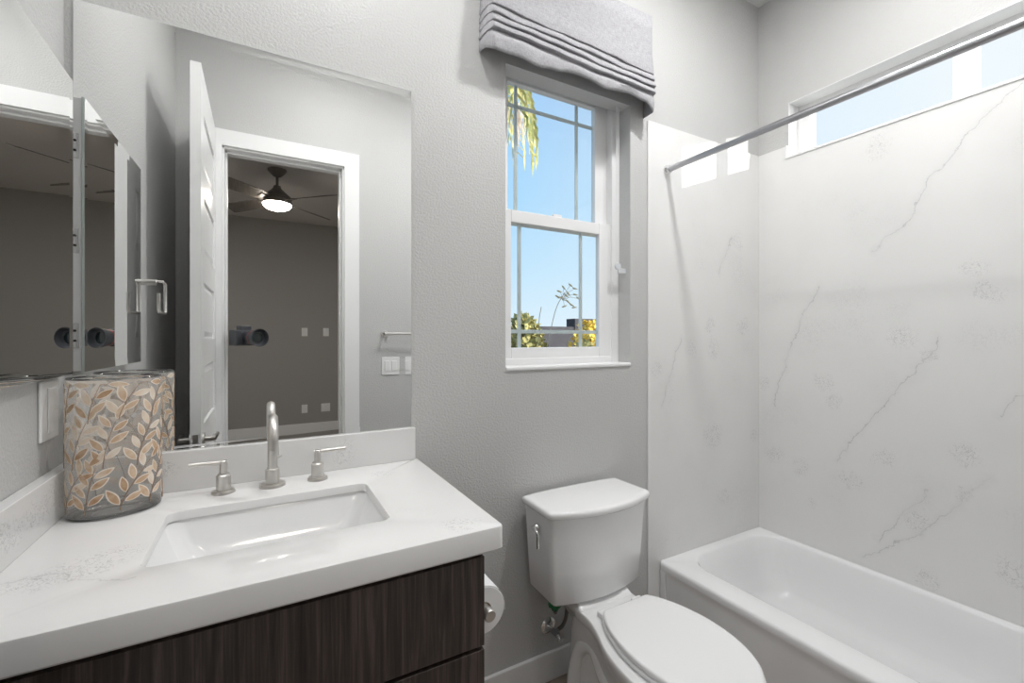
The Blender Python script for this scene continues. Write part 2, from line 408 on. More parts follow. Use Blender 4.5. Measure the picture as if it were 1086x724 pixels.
for s, x in ((1, .174), (-1, .136)):
    cyl(bm, (x, -.93, .868), (s, 0, 0), [(0, .026), (.008, .026), (.010, .010), (.045, .010)], 20)
    tube(bm, [(x+s*.045, -.93, .868), (x+s*.047, -1.03, .868)], .008, 10)
dh = obj('door_handle', fix(bm), M['nickel'], dr, smooth=40)
obj('latch_plate', bx(.145, .165, -.8685, -.866, .838, .898), M['nickel'], dr)
bm = BM()
for z in (.25, 1.0, 1.7, 2.25): cyl(bm, (.177, -1.590, z), (0, 0, 1), [(0, .006), (.09, .006)], 10)
obj('hinge', fix(bm), M['nickel'], dr)

# ------------------------------------------------------------------ window over the toilet
w1 = thing('window_1', 'white vinyl single-hung window with narrow border grilles', None, ((WX0+WX1)/2, .10, WZ0), kind='structure')
yf0, yf1 = .072, .14
obj('window_frame', boxes([(WX0, WX0+.042, yf0, yf1, WZ0, WT), (WX1-.040, WX1, yf0, yf1, WZ0, WT), (WX0+.04, WX1-.04, yf0, yf1, WZ0, WZ0+.030), (WX0+.04, WX1-.04, yf0, yf1, WT-.035, WT)]), M['vinyl'], w1, mods=[('bevel', .003, 2)])
gx0, gx1 = 1.235, 1.672
zm0, zm1 = 1.752, 1.800
def sash(name, y0, y1, z0, z1, b, t):
    s = obj(name, boxes([(WX0+.036, gx0, y0, y1, z0, z1), (gx1, WX1-.036, y0, y1, z0, z1), (gx0, gx1, y0, y1, z0, z0+b), (gx0, gx1, y0, y1, z1-t, z1)]), M['vinyl'], w1, mods=[('bevel', .003, 2)])
    ym = (y0+y1)/2
    obj('pane', bx(gx0-.004, gx1+.004, ym-.002, ym+.002, z0+b-.004, z1-t+.004), M['pane'], s)
    return s, ym
us, yu = sash('upper_sash', .106, .134, zm0, WT-.03, .04, .03)
ls, yl = sash('lower_sash', .078, .104, WZ0+.028, zm1, .043, .048)
g0, g1 = gx0+.046, gx1-.088
obj('grille', boxes([(g0-.007, g0+.007, yu+.003, yu+.009, zm0+.04, WT-.06), (g1-.007, g1+.007, yu+.003, yu+.009, zm0+.04, WT-.06), (gx0, gx1, yu+.0035, yu+.0085, 2.222, 2.236)]), M['grille'], us)
obj('grille', boxes([(g0-.007, g0+.007, yl+.003, yl+.009, WZ0+.07, zm0), (g1-.007, g1+.007, yl+.003, yl+.009, WZ0+.07, zm0), (gx0, gx1, yl+.0035, yl+.0085, 1.322, 1.337)]), M['grille'], ls)
obj('sash_lock', boxes([(1.44, 1.48, .088, .104, zm1, zm1+.012)]), M['vinyl'], ls)
struct('trim_2', bx(WX0, WX1, -.006, yf0, WZ0-.012, WZ0+.004), M['white'], label='thin white window stool under the window over the toilet', mods=[('bevel', .005, 3)])

# ------------------------------------------------------------------ high transom over the tub
w2 = thing('window_2', 'long narrow high window above the bathtub', None, (W+.11, (TY0+TY1)/2, TZ0), kind='structure')
tx0, tx1 = W+.085, W+.145
obj('window_frame', boxes([(tx0, tx1, TY0, TY0+.05, TZ0, TZ1), (tx0, tx1, TY1-.055, TY1, TZ0, TZ1), (tx0, tx1, TY0+.05, TY1-.055, TZ0, TZ0+.022), (tx0, tx1, TY0+.05, TY1-.055, TZ1-.030, TZ1),
     (tx0, tx1, -.802, -.736, TZ0+.02, TZ1-.03)]), M['vinyl'], w2, mods=[('bevel', .003, 2)])
obj('pane', bx(W+.115, W+.119, -.74, TY1-.05, TZ0+.02, TZ1-.028), M['pane'], w2)
obj('pane', bx(W+.115, W+.119, TY0+.045, -.798, TZ0+.02, TZ1-.028), M['pane'], w2)
struct('trim_3', boxes([(W-.013, tx0, TY0, TY1, TZ0-.008, TZ0+.003), (W-.001, tx0, TY1-.003, TY1+.0, TZ0+.003, TZ1), (W-.001, tx0, TY0, TY0+.003, TZ0+.003, TZ1), (W-.001, tx0, TY0, TY1, TZ1-.003, TZ1), (W-.013, W-.0085, TY1, TY1+.008, TZ0-.008, 2.262)]), M['white'], label='white lining of the high window above the tub')

# ------------------------------------------------------------------ bedroom seen through the open door
BX0, BX1, BY, BZ = -2.3, 2.9, -5.40, 2.89
struct('floor_bedroom', bx(BX0, BX1, BY, YB, -.08, 0), M['carpet'])
struct('ceiling_bedroom', bx(BX0-.1, BX1+.1, BY-.1, YB, BZ, BZ+.08), M['bedceil'])
struct('wall_bedroom_far', bx(BX0-.1, BX1+.1, BY-.1, BY, -.08, BZ), M['bedwall'])
struct('wall_bedroom_left', bx(BX0-.1, BX0, BY, YB, -.08, BZ), M['bedwall'])
struct('wall_bedroom_right', bx(BX1, BX1+.1, BY, YB, -.08, BZ), M['bedwall'])
struct('wall_bedroom_near', boxes([(BX0, DX0, YB-.004, YB-.0002, 0, BZ), (DX1, BX1, YB-.004, YB-.0002, 0, BZ), (DX0, DX1, YB-.004, YB-.0002, DZ, BZ)]), M['bedwall'])
struct('baseboard_bedroom', bx(BX0, BX1, BY, BY+.015, 0, .118), M['white'], mods=[('bevel', .003, 2)])

# ================================================================== countertop, sink, vanity
VX = .838; VY = -.603; ZT = .914
def counter():
    bm = BM(); n = 8
    sx0, sx1, sy0, sy1 = .214, .640, -.455, -.178
    def outer(z, d=0, r=.012): return rr(WL+.001, VX-d, VY+d, -.001, r, z, n)
    def inner(z, d=0): return rr(sx0-d, sx1+d, sy0-d, sy1+d, .022+d, z, n)
    rings = [inner(ZT-.020), inner(ZT-.003), inner(ZT-.0008, .0012), inner(ZT, .003), outer(ZT, .004), outer(ZT-.0012, .0012), outer(ZT-.004, 0), outer(ZT-.046, 0), outer(ZT-.050, .003), inner(ZT-.050, .03), inner(ZT-.0215, .03), inner(ZT-.020)]
    loft(bm, rings, False, False)
    bmesh.ops.remove_doubles(bm, verts=bm.verts, dist=1e-5)
    return fix(bm)
tag(obj('countertop', counter(), M['quartz_top'], smooth=30), 'white marbled quartz vanity countertop with a thick front edge', 'countertop')
tag(obj('backsplash', bx(WL+.001, .828, -.020, -.001, ZT, 1.016), M['quartz_up'], mods=[('bevel', .002, 2)]), 'white quartz upstand strip below the big mirror', 'backsplash')
tag(obj('backsplash', bx(WL+.001, .018, VY+.004, -.0205, ZT, 1.016), M['quartz_up'], mods=[('bevel', .002, 2)]), 'white quartz upstand strip along the left wall below the cabinet', 'backsplash')

sk = thing('sink', 'white rectangular undermount sink set in the countertop', 'sink', (.427, -.316, .76))
bm = BM()
A = (.206, .648, -.463, -.170)
def sr(dx, dy, z, r): return rr(A[0]+dx, A[1]-dx, A[2]+dy*.8, A[3]-dy, r, z, 8)
loft(bm, [sr(-.010, -.010, .885, .03), sr(-.010, -.010, .892, .03), sr(.002, .002, .892, .028), sr(.004, .004, .888, .03), sr(.020, .014, .85, .035), sr(.045, .030, .802, .045), sr(.062, .045, .782, .05), sr(.10, .075, .774, .05), sr(.20, .12, .770, .02)], False, True)
obj('basin', fix(bm), M['porcelain'], sk, smooth=50, mods=[])
bm = BM(); cyl(bm, (.427, -.30, .7705), (0, 0, 1), [(0, .024), (.003, .024), (.004, .020), (.006, .018), (.0075, .0)], 28)
obj('drain', fix(bm), M['nickel'], sk, smooth=40)

va = thing('vanity_cabinet', 'espresso laminate vanity cabinet under the quartz countertop', 'cabinet', (.40, -.29, .09))
obj('carcass', boxes([(.002, .800, -.568, -.004, .09, .745), (.002, .022, -.568, -.004, .745, .863), (.780, .800, -.568, -.004, .745, .863), (.022, .780, -.568, -.540, .745, .863), (.022, .780, -.030, -.004, .745, .863), (.03, .77, -.50, -.02, 0.0, .09)]), M['wood'], va)
for z0, z1 in ((.668, .852), (.390, .660), (.100, .382)):
    obj('drawer', bx(.003, .799, -.589, -.5685, z0, z1), M['wood'], va, mods=[('bevel', .0012, 2)])

# ------------------------------------------------------------------ faucet
fa = thing('faucet', 'brushed nickel widespread faucet with two lever handles behind the sink', 'faucet', (.421, -.085, ZT))
bm = BM(); cyl(bm, (.421, -.085, ZT), (0, 0, 1), [(0, .031), (.004, .031), (.008, .029), (.009, .017), (.045, .0165), (.047, .0125), (.052, .0125)], 32)
obj('base', fix(bm), M['nickel'], fa, smooth=35)
bm = BM(); pts = [(.421, -.085, .962), (.421, -.085, 1.0), (.421, -.085, 1.045)]
for k in range(1, 13):
    a = pi*k/12; pts.append((.421, -.135+.05*cos(a), 1.048+.052*sin(a)))
pts += [(.421, -.1855, 1.03)]
tube(bm, pts, .0118, 20); cyl(bm, (.421, -.1855, 1.030), (0, 0, -1), [(0, .0122), (.012, .0122), (.0125, .009)], 20)
obj('spout', fix(bm), M['nickel'], fa, smooth=45)
bm = BM(); tube(bm, [(.421, -.064, .975), (.436, -.064, .982), (.444, -.064, .986)], .0025, 8); cyl(bm, (.421, -.062, .955), (0, 0, 1), [(0, .003), (.035, .003)], 8)
obj('lift_rod', fix(bm), M['nickel'], fa)
for hx, sx in ((.312, -1), (.531, 1)):
    bm = BM()
    cyl(bm, (hx, -.084, ZT), (0, 0, 1), [(0, .026), (.004, .026), (.008, .024), (.009, .0165), (.044, .0165), (.047, .013), (.049, .013), (.049, .0088), (.080, .0088), (.082, .007)], 28)
    tube(bm, [(hx-sx*.009, -.084, .990), (hx+sx*.072, -.088, .992)], .0058, 12)
    obj('handle', fix(bm), M['nickel'], fa, smooth=35)

# ------------------------------------------------------------------ mirrors
def slab_mirror(name, o, u, v, nrm, L, H, parent=None, bev=.02, tilt=1.45, th=.006, bl=None):
    """bevel-edged mirror: o corner, u/v in-plane unit vectors, nrm out of the glass"""
    o, u, v, nrm = map(Vector, (o, u, v, nrm)); bm = BM()
    e = bev*math.tan(radians(tilt)); bl = bev if bl is None else bl
    def q(a, b, h): return bm.verts.new(o + u*a + v*b + nrm*h)
    back = [q(0, 0, 0), q(L, 0, 0), q(L, H, 0), q(0, H, 0)]
    el = e*bl/bev; rim = [q(0, 0, th+el), q(L, 0, th+e), q(L, H, th+e), q(0, H, th+el)]
    inn = [q(bl, bev, th), q(L-bev, bev, th), q(L-bev, H-bev, th), q(bl, H-bev, th)]
    bm.faces.new(inn)
    for i in range(4):
        j = (i+1) % 4
        bm.faces.new((rim[i], rim[j], inn[j], inn[i]))
        f = bm.faces.new((back[i], back[j], rim[j], rim[i])); f.material_index = 1
    bm.faces.new(back[::-1]).material_index = 1
    return obj(name, fix(bm), [M['mirror'], M['glassedge']], parent)
tag(slab_mirror('wall_mirror', (.010, 0, 1.0165), (1, 0, 0), (0, 0, 1), (0, -1, 0), .808, 1.0845, bl=.0015), 'large rectangular wall mirror above the sink', 'mirror')
mc = thing('medicine_cabinet', 'mirrored medicine cabinet on the left wall', 'cabinet', (0, -.3225, 1.22))
obj('cabinet_body', bx(WL, .0132, -.575, -.047, 1.224, 1.886), M['white'], mc)
ph = radians(1.03); dd = Vector((sin(ph), -cos(ph), 0)); hg = Vector((.0142, -.045, 1.222))
slab_mirror('mirror_door', hg+dd*.532, -dd, (0, 0, 1), (cos(ph), sin(ph), 0), .532, .668, mc, th=.0055)
for z in (1.31, 1.54, 1.77):
    h = obj('hinge', bx(-.0045, .0095, -.047, -.0445, z-.03, z+.03), M['chrome'], mc)
    bm = BM()
    for dz in (-.012, .012): cyl(bm, (.003, -.0445, z+dz), (0, 1, 0), [(0, .0028), (.0012, .0028)], 10)
    obj('screw', fix(bm), M['dark'], h)

# ------------------------------------------------------------------ outlet behind the vase
ol = thing('wall_outlet', 'white outlet plate on the left wall beside the glass vase', 'outlet', (WL, -.095, 1.085))
obj('cover_plate', bx(WL, -.002, -.142, -.048, 1.085, 1.212), M['plastic'], ol, mods=[('bevel', .003, 2)])
obj('socket', boxes([(-.002, .001, -.112, -.078, 1.100, 1.197)]), M['plastic'], ol, mods=[('bevel', .001, 1)])

# ------------------------------------------------------------------ glass vase with leaf pattern
VCx, VCy, VA, VB, VR, VH = .106, -.096, .083, .068, radians(8), .303
def vp(th, z, d=0):
    x, y = (VA+d)*cos(th), (VB+d)*sin(th)
    return Vector((VCx + x*cos(VR) - y*sin(VR), VCy + x*sin(VR) + y*cos(VR), ZT+.0005+z))
vs = thing('vase', 'tall oval clear glass vase with tan leaf pattern in the counter corner', 'vase', (VCx, VCy, ZT))
bm = BM(); nn = 64
def ring(z, d): return [vp(2*pi*k/nn, z, d) for k in range(nn)]
loft(bm, [ring(.004, -.003), ring(.008, 0), ring(VH*.5, 0), ring(VH-.002, 0)], False, False)
obj('glass_body', fix(bm), M['vase'], vs, smooth=60)
bm = BM(); loft(bm, [ring(0, -.006), ring(.001, -.002), ring(.005, -.0005), ring(.011, -.002), ring(.013, -.008)], True, True)
obj('thick_base', fix(bm), glassmat('vase_base_glass', (.93, .94, .93), 1.0, .5), vs, smooth=60)
bm = BM(); loft(bm, [ring(VH-.002, 0), ring(VH, -.0015), ring(VH-.002, -.003), ring(VH-.004, -.0015), ring(VH-.002, 0)], False, False)
bmesh.ops.remove_doubles(bm, verts=bm.verts, dist=1e-5)
obj('rim', fix(bm), glassmat('vase_rim_glass', (.86, .87, .86), 1.0, .5), vs, smooth=60)
def leafmat(name, c1, c2, alpha=.85):
    m = pmat(name, c1, .55); n, l, b = nodes(m)
    g = n.new('ShaderNodeNewGeometry'); t = n.new('ShaderNodeTexNoise'); t.inputs['Scale'].default_value = 45; t.inputs['Detail'].default_value = 3
    l.new(g.outputs['Position'], t.inputs['Vector']); r = n.new('ShaderNodeMix'); r.data_type = 'RGBA'; r.inputs[6].default_value = (*c1, 1); r.inputs[7].default_value = (*c2, 1)
    mr_ = n.new('ShaderNodeMapRange'); mr_.inputs['From Min'].default_value = .35; mr_.inputs['From Max'].default_value = .65
    l.new(t.outputs['Fac'], mr_.inputs['Value']); l.new(mr_.outputs[0], r.inputs[0]); l.new(r.outputs[2], b.inputs['Base Color'])
    b.inputs['Alpha'].default_value = alpha; return m
M['leaf_tan'] = leafmat('tan_leaf_glaze', (.68, .46, .29), (.86, .70, .53), .8)
M['leaf_rim'] = leafmat('pale_leaf_outline', (.86, .74, .62), (.93, .86, .78), .9)
M['leaf_deep'] = leafmat('deep_tan_leaf_glaze', (.46, .27, .15), (.70, .50, .33), .85)
M['leaf_pale'] = leafmat('pale_leaf_glaze', (.82, .66, .50), (.92, .82, .70), .85)
M['stem_brown'] = pmat('brown_stem_glaze', (.28, .17, .10), .5)
ARC = 2*pi*math.sqrt((VA**2+VB**2)/2)
def surf(s, z, d): return vp(s/ARC*2*pi, z, d)
def leaf(bm, s, z, ang, ln, wd, mi, d):
    n = 8; top = []; bot = []
    for k in range(n+1):
        t = k/n; h = wd*math.sin(pi*t)**.8*(1-.25*t)
        top.append((t*ln, h)); bot.append((t*ln, -h))
    loop = top + bot[::-1][1:-1]
    ca, sa = cos(ang), sin(ang)
    cen = bm.verts.new(surf(s+ca*ln*.5, z+sa*ln*.5, d)); V = []
    for a, b_ in loop:
        zz = min(max(z + a*sa + b_*ca, .012), VH-.006)
        V.append(bm.verts.new(surf(s + a*ca - b_*sa, zz, d)))
    for i in range(len(V)):
        f = bm.faces.new((cen, V[i], V[(i+1) % len(V)])); f.material_index = mi
bmL = BM(); bmS = BM()
rows = 3; cols = 9
for r in range(rows):
    for c in range(cols):
        s0 = (c + .5*(r % 2))*ARC/cols + random.uniform(-.004, .004); z0 = .014 + r*.098 + random.uniform(-.004, .004)
        lean = random.uniform(.15, .5)
        path = []
        for k in range(13):
            t = k/12; path.append((s0 + lean*.11*t**1.6, z0 + .10*t))
        path = [(a, min(b_, VH-.012)) for a, b_ in path]
        tube(bmS, [surf(a, b_, .0008) for a, b_ in path], [.0010-.0005*k/12 for k in range(13)], 5)
        for k, sg in ((1, 1), (2, -1), (4, 1), (6, -1), (7, 1), (9, -1), (10, 1), (12, -.1)):
            a, b_ = path[k]
            base = math.atan2(path[min(k+1, 12)][1]-path[k-1][1], path[min(k+1, 12)][0]-path[k-1][0])
            an = base + sg*random.uniform(.55, .85); ln = random.uniform(.034, .044)*(1-.15*k/12); wd = ln*.19
            st = .004
            if not (.014 < b_+sin(an)*(ln+st) < VH-.008): continue
            leaf(bmL, a+cos(an)*st, b_+sin(an)*st, an, ln, wd*1.18, 1, .0004)
            leaf(bmL, a+cos(an)*(st+.002), b_+sin(an)*(st+.002), an, ln*.86, wd*.85, random.choice((0, 0, 2, 3)), .0009)
obj('leaf_pattern', bmL, [M['leaf_tan'], M['leaf_rim'], M['leaf_deep'], M['leaf_pale']], vs, label='tan painted leaves with pale outlines')
obj('stem_pattern', fix(bmS), M['stem_brown'], vs, label='thin brown painted stems')

# ------------------------------------------------------------------ toilet paper
tz = .652; txc = .864
tp = thing('toilet_paper_roll', 'white toilet paper roll on the holder beside the vanity', 'toilet paper', (txc, -.40, tz-.057))
bm = BM(); n = 40
def tr_(r, y): return [(txc + r*cos(2*pi*k/n), y, tz-.007 + r*sin(2*pi*k/n)) for k in range(n)]
loft(bm, [tr_(.021, -.35), tr_(.055, -.35), tr_(.057, -.352), tr_(.057, -.448), tr_(.055, -.45), tr_(.021, -.45), tr_(.021, -.35)], False, False)
bmesh.ops.remove_doubles(bm, verts=bm.verts, dist=1e-5)
obj('roll', fix(bm), M['paper'], tp, smooth=35)
bm = BM(); loft(bm, [tr_(.0208, -.3505), tr_(.0208, -.4505), tr_(.0196, -.4505), tr_(.0196, -.3505), tr_(.0208, -.3505)], False, False); bmesh.ops.remove_doubles(bm, verts=bm.verts, dist=1e-5)
obj('core', fix(bm), M['core'], tp, smooth=35)
bm = BM(); a0 = radians(55)   # loose end of the sheet lying over the top of the roll and hanging behind
sh = [(txc+.0585*cos(a), tz-.007+.0585*sin(a)) for a in [radians(120-10*k) for k in range(13)]] + [(txc+.0586, tz-.022)]
R = [[bm.verts.new((x, y, z)) for x, z in sh] for y in (-.449, -.351)]
for i in range(len(sh)-1): bm.faces.new((R[0][i], R[0][i+1], R[1][i+1], R[1][i]))
obj('loose_sheet', bm, M['paper'], tp, mods=[('solid', .0006)])
th_ = thing('toilet_paper_holder', 'brushed nickel toilet paper holder post on the side of the vanity', 'holder', (.80, -.34, tz))
bm = BM(); cyl(bm, (.8005, -.325, tz), (1, 0, 0), [(0, .024), (.005, .024), (.007, .011), (.05, .011)], 24)
obj('mount', fix(bm), M['nickel'], th_, smooth=35)
bm = BM(); tube(bm, [(.850, -.325, tz), (.862, -.330, tz), (txc, -.345, tz), (txc, -.468, tz)], .0125, 20); cyl(bm, (txc, -.468, tz), (0, -1, 0), [(0, .0145), (.018, .0145), (.020, .0125)], 24)
obj('arm', fix(bm), M['nickel'], th_, smooth=45)

# ================================================================== toilet
TX = 1.445
to = thing('toilet', 'white two-piece elongated toilet under the window', 'toilet', (TX-.005, -.40, 0))
def tank_ring(hwb, hwf, yb, yc, yf, z, cx=TX-.005):
    raw = [(-hwb, yb)]
    m = 5
    for k in range(m+1): t = k/m; raw.append((-(hwb+(hwf-hwb)*t), yb+(yc-yb)*t))
    m = 16
    for k in range(1, m): t = -1+2*k/m; raw.append((hwf*t, yc+(yf-yc)*(1-t*t)))
    m = 5
    for k in range(m+1): t = 1-k/m; raw.append((hwb+(hwf-hwb)*t, yb+(yc-yb)*t))
    raw = raw[1:]
    P = [Vector((x, y)) for x, y in raw]
    for _ in range(2):
        Q = []
        for i in range(len(P)):
            a, b_ = P[i], P[(i+1) % len(P)]; Q += [a*.75+b_*.25, a*.25+b_*.75]
        P = Q
    return [(cx+p.x, p.y, z) for p in P]
bm = BM()
loft(bm, [tank_ring(.165, .165, -.045, -.165, -.195, .402), tank_ring(.186, .190, -.032, -.188, -.224, .404), tank_ring(.191, .196, -.028, -.193, -.232, .412), tank_ring(.200, .204, -.028, -.198, -.241, .52),
          tank_ring(.208, .212, -.028, -.203, -.250, .64), tank_ring(.212, .217, -.028, -.206, -.254, .70), tank_ring(.213, .218, -.028, -.207, -.255, .708)])
obj('tank', fix(bm), M['porcelain'], to, smooth=60)
bm = BM()
def lr(d, z): return tank_ring(.222-d, .229-d, -.018-d, -.218+d, -.272+d, z)
loft(bm, [lr(.010, .7085), lr(.003, .709), lr(0, .713), lr(0, .724), lr(.002, .730), lr(.007, .7335), lr(.018, .735)])
obj('tank_lid', fix(bm), M['porcelain'], to, smooth=60)
def egg(prof, z, cx=TX, dw=0, yb=None):
    """closed outline from (y, half width) profile"""
    n = 40; ys = [p[0] for p in prof]
    pts = []
    def hw(t):
        # catmull on profile index
        f = t*(len(prof)-1); i = min(int(f), len(prof)-2); u = f-i
        P = [prof[max(i-1, 0)], prof[i], prof[i+1], prof[min(i+2, len(prof)-1)]]
        r = []
        for c in (0, 1):
            a, b_, c_, d = [q[c] for q in P]
            r.append(.5*(2*b_+(c_-a)*u+(2*a-5*b_+4*c_-d)*u*u+(-a+3*b_-3*c_+d)*u**3))
        return r
    L = []
    for k in range(n+1):
        y, h = hw(k/n); L.append((y, max(h, 0)))
    left = [(cx-h-dw*(1 if h > .01 else 0), y) for y, h in L]; right = [(cx+h+dw*(1 if h > .01 else 0), y) for y, h in L[::-1][1:]]
    return [(x, y, z) for x, y in left+right]
def mixp(p, q, t): return [(a[0]*(1-t)+b_[0]*t, a[1]*(1-t)+b_[1]*t) for a, b_ in zip(p, q)]
def sc_(p, k, dy=0): 
    ym = -.50; return [(ym+(a-ym)*k+dy, h*k) for a, h in p]
rimP = [(-.190, .108), (-.200, .116), (-.270, .118), (-.335, .136), (-.42, .170), (-.53, .186), (-.62, .177), (-.70, .138), (-.745, .088), (-.765, .045), (-.770, .0)]
baseP = [(-.10, .08), (-.115, .105), (-.19, .112), (-.26, .108), (-.34, .104), (-.42, .102), (-.49, .10), (-.55, .09), (-.59, .07), (-.61, .035), (-.615, .0)]
waistP = [(-.12, .07), (-.13, .085), (-.20, .090), (-.27, .085), (-.34, .088), (-.42, .105), (-.50, .115), (-.57, .10), (-.62, .07), (-.64, .035), (-.645, .0)]
bm = BM()
loft(bm, [egg(baseP, 0), egg(baseP, .03), egg(mixp(baseP, waistP, .6), .06), egg(waistP, .13), egg(mixp(waistP, rimP, .12), .20), egg(mixp(waistP, rimP, .30), .27), egg(mixp(waistP, rimP, .52), .315), egg(mixp(waistP, rimP, .78), .340), egg(sc_(rimP, .975), .351), egg(rimP, .356), egg(rimP, .377), egg(sc_(rimP, .992), .383), egg(sc_(rimP, .975), .385)])
# tank platform block joining bowl and tank
loft(bm, [tank_ring(.075, .085, -.11, -.24, -.24, .30, TX), tank_ring(.100, .108, -.09, -.24, -.24, .352, TX), tank_ring(.118, .118, -.045, -.24, -.24, .375, TX), tank_ring(.116, .116, -.047, -.238, -.238, .384, TX), tank_ring(.11, .11, -.05, -.21, -.21, .4015, TX)])
obj('bowl', fix(bm), M['porcelain'], to, smooth=60)
bm = BM()
for s in (-1, 1):
    tube(bm, smooth_path([(TX+s*.072, -.50, .24), (TX+s*.080, -.42, .19), (TX+s*.078, -.33, .21), (TX+s*.070, -.26, .27), (TX+s*.072, -.19, .22), (TX+s*.078, -.16, .10), (TX+s*.080, -.17, .03)]), .034, 16)
obj('trapway', fix(bm), M['porcelain'], to, smooth=60)
SXC = 1.462
seatP = [(-.300, .088), (-.306, .100), (-.345, .126), (-.40, .149), (-.47, .164), (-.54, .167), (-.62, .154), (-.69, .121), (-.732, .078), (-.752, .038), (-.757, .0)]
bm = BM(); loft(bm, [egg(sc_(seatP, .98), .3865, SXC), egg(sc_(seatP, 1.012), .388, SXC), egg(sc_(seatP, 1.022), .393, SXC), egg(sc_(seatP, 1.018), .399, SXC), egg(sc_(seatP, .98), .4005, SXC)])
obj('seat', fix(bm), M['seat'], to, smooth=60)
bm = BM(); loft(bm, [egg(sc_(seatP, .965), .4025, SXC), egg(sc_(seatP, .995), .4035, SXC), egg(seatP, .409, SXC), egg(sc_(seatP, .998), .414, SXC), egg(sc_(seatP, .985), .4175, SXC), egg(sc_(seatP, .955), .4190, SXC), egg(sc_(seatP, .80), .4200, SXC)])
obj('seat_lid', fix(bm), M['seat'], to, smooth=60)
for s in (-1, 1):
    bm = BM(); box(bm, SXC+s*.075-.024, SXC+s*.075+.018, -.304, -.272, .385, .403)
    h = obj('seat_hinge', fix(bm), M['seat'], to, mods=[('bevel', .005, 3)])
bm = BM(); cyl(bm, (1.2235, -.128, .655), (-1, 0, 0), [(0, .0125), (.006, .0125), (.010, .009), (.020, .008)], 20)
tube(bm, [(1.208, -.128, .655), (1.205, -.142, .655), (1.203, -.160, .650), (1.203, -.163, .640), (1.2025, -.163, .600)], [.006, .006, .0065, .0065, .0055], 10)
obj('flush_lever', fix(bm), M['chrome'], to, smooth=50)
bm = BM(); cyl(bm, (1.290, -.135, .4035), (0, 0, -1), [(0, .014), (.016, .015), (.017, .024), (.034, .024), (.036, .013), (.048, .012)], 8)
obj('fill_valve_nut', fix(bm), M['green'], to, label='green plastic nut under the tank')
sv = thing('supply_valve', 'chrome shut-off valve on the wall below the toilet tank', 'valve', (1.352, -.03, .17))
bm = BM(); cyl(bm, (1.352, 0, .205), (0, -1, 0), [(0, .033), (.003, .032), (.009, .022), (.010, .008), (.045, .008)], 28)
obj('escutcheon', fix(bm), M['chrome'], sv, smooth=35)
bm = BM(); cyl(bm, (1.352, -.036, .205), (0, -1, 0), [(0, .011), (.030, .011)], 16); cyl(bm, (1.352, -.052, .205), (.85, 0, .5), [(0, .009), (.016, .009)], 6)
h = obj('valve_body', fix(bm), M['steel'], sv, smooth=35)
bm = BM(); cyl(bm, (1.353, -.062, .203), (.2, -.8, -.5), [(0, .006), (.014, .006), (.015, .015), (.020, .016), (.024, .012)], 12)
obj('valve_handle', fix(bm), M['chrome'], sv, smooth=35)
bm = BM(); tube(bm, smooth_path([(1.366, -.050, .214), (1.386, -.050, .222), (1.403, -.050, .255), (1.402, -.052, .30), (1.376, -.058, .335), (1.340, -.085, .338), (1.302, -.125, .338), (1.290, -.135, .352)]), .0072, 12)
tag(obj('supply_hose', fix(bm), M['hose'], smooth=60), 'braided steel water hose curving from the valve up to the toilet tank', 'hose')

# ================================================================== bathtub
tb = thing('bathtub', 'white alcove bathtub with a straight apron against the marbled panels', 'bathtub', (2.31, -.79, 0))
bm = BM()
x0, x1, y0, y1, Z = 1.943, W-.009, YF+.004, -.009, .310
def o_(d, z, r=.012): return rr(x0+d, x1-.0, y0, y1, max(r-d, .003), z, 12)
def i_(xa, xb, ya, yb, r, z): return rr(xa, xb, ya, yb, r, z, 12)
rings = [o_(.008, 0), o_(.008, .240), o_(.006, .262), o_(.001, .274), o_(0, .280), o_(0, .298), o_(.003, .306), o_(.010, Z), 
         i_(2.050, 2.660, -1.50, -.046, .125, Z), i_(2.057, 2.655, -1.495, -.052, .122, Z-.003), i_(2.063, 2.650, -1.490, -.060, .118, Z-.012),
         i_(2.078, 2.640, -1.46, -.080, .115, .24), i_(2.095, 2.628, -1.43, -.105, .115, .16), i_(2.120, 2.610, -1.39, -.135, .115, .09), i_(2.150, 2.585, -1.35, -.170, .11, .058), i_(2.20, 2.54, -1.30, -.22, .09, .050), i_(2.30, 2.44, -1.15, -.4, .05, .047)]
loft(bm, rings)
obj('tub_shell', fix(bm), M['acrylic'], tb, smooth=50)
obj('apron_border', boxes([(1.944, 1.956, -.040, -.0095, .0, .275), (1.944, 1.956, YF+.006, YF+.05, 0, .275), (1.944, 1.956, YF+.05, -.040, 0, .035)]), M['acrylic'], tb, mods=[('bevel', .004, 2)])
bm = BM(); cyl(bm, (2.37, -.30, .049), (0, 0, 1), [(0, .032), (.003, .032), (.004, .025), (.0045, .02)], 24)
obj('drain', fix(bm), M['chrome'], tb, smooth=40)

# ------------------------------------------------------------------ shower rod
rd = thing('shower_curtain_rod', 'brushed metal shower curtain rod running above the tub edge', 'rod', (1.99, -.79, 2.02))
bm = BM(); cyl(bm, (1.990, -.008, 2.060), (0, -1, 0), [(0, .0125), (-YF-.016, .0125)], 24)
obj('rod', fix(bm), M['steel'], rd, smooth=40)
for y, s in ((-.008, -1), (YF, 1)):
    bm = BM(); cyl(bm, (1.990, y, 2.060), (0, s, 0), [(0, .021), (.006, .021), (.010, .018), (.022, .016)], 24)
    obj('end_flange', fix(bm), M['chrome'], rd, smooth=40)

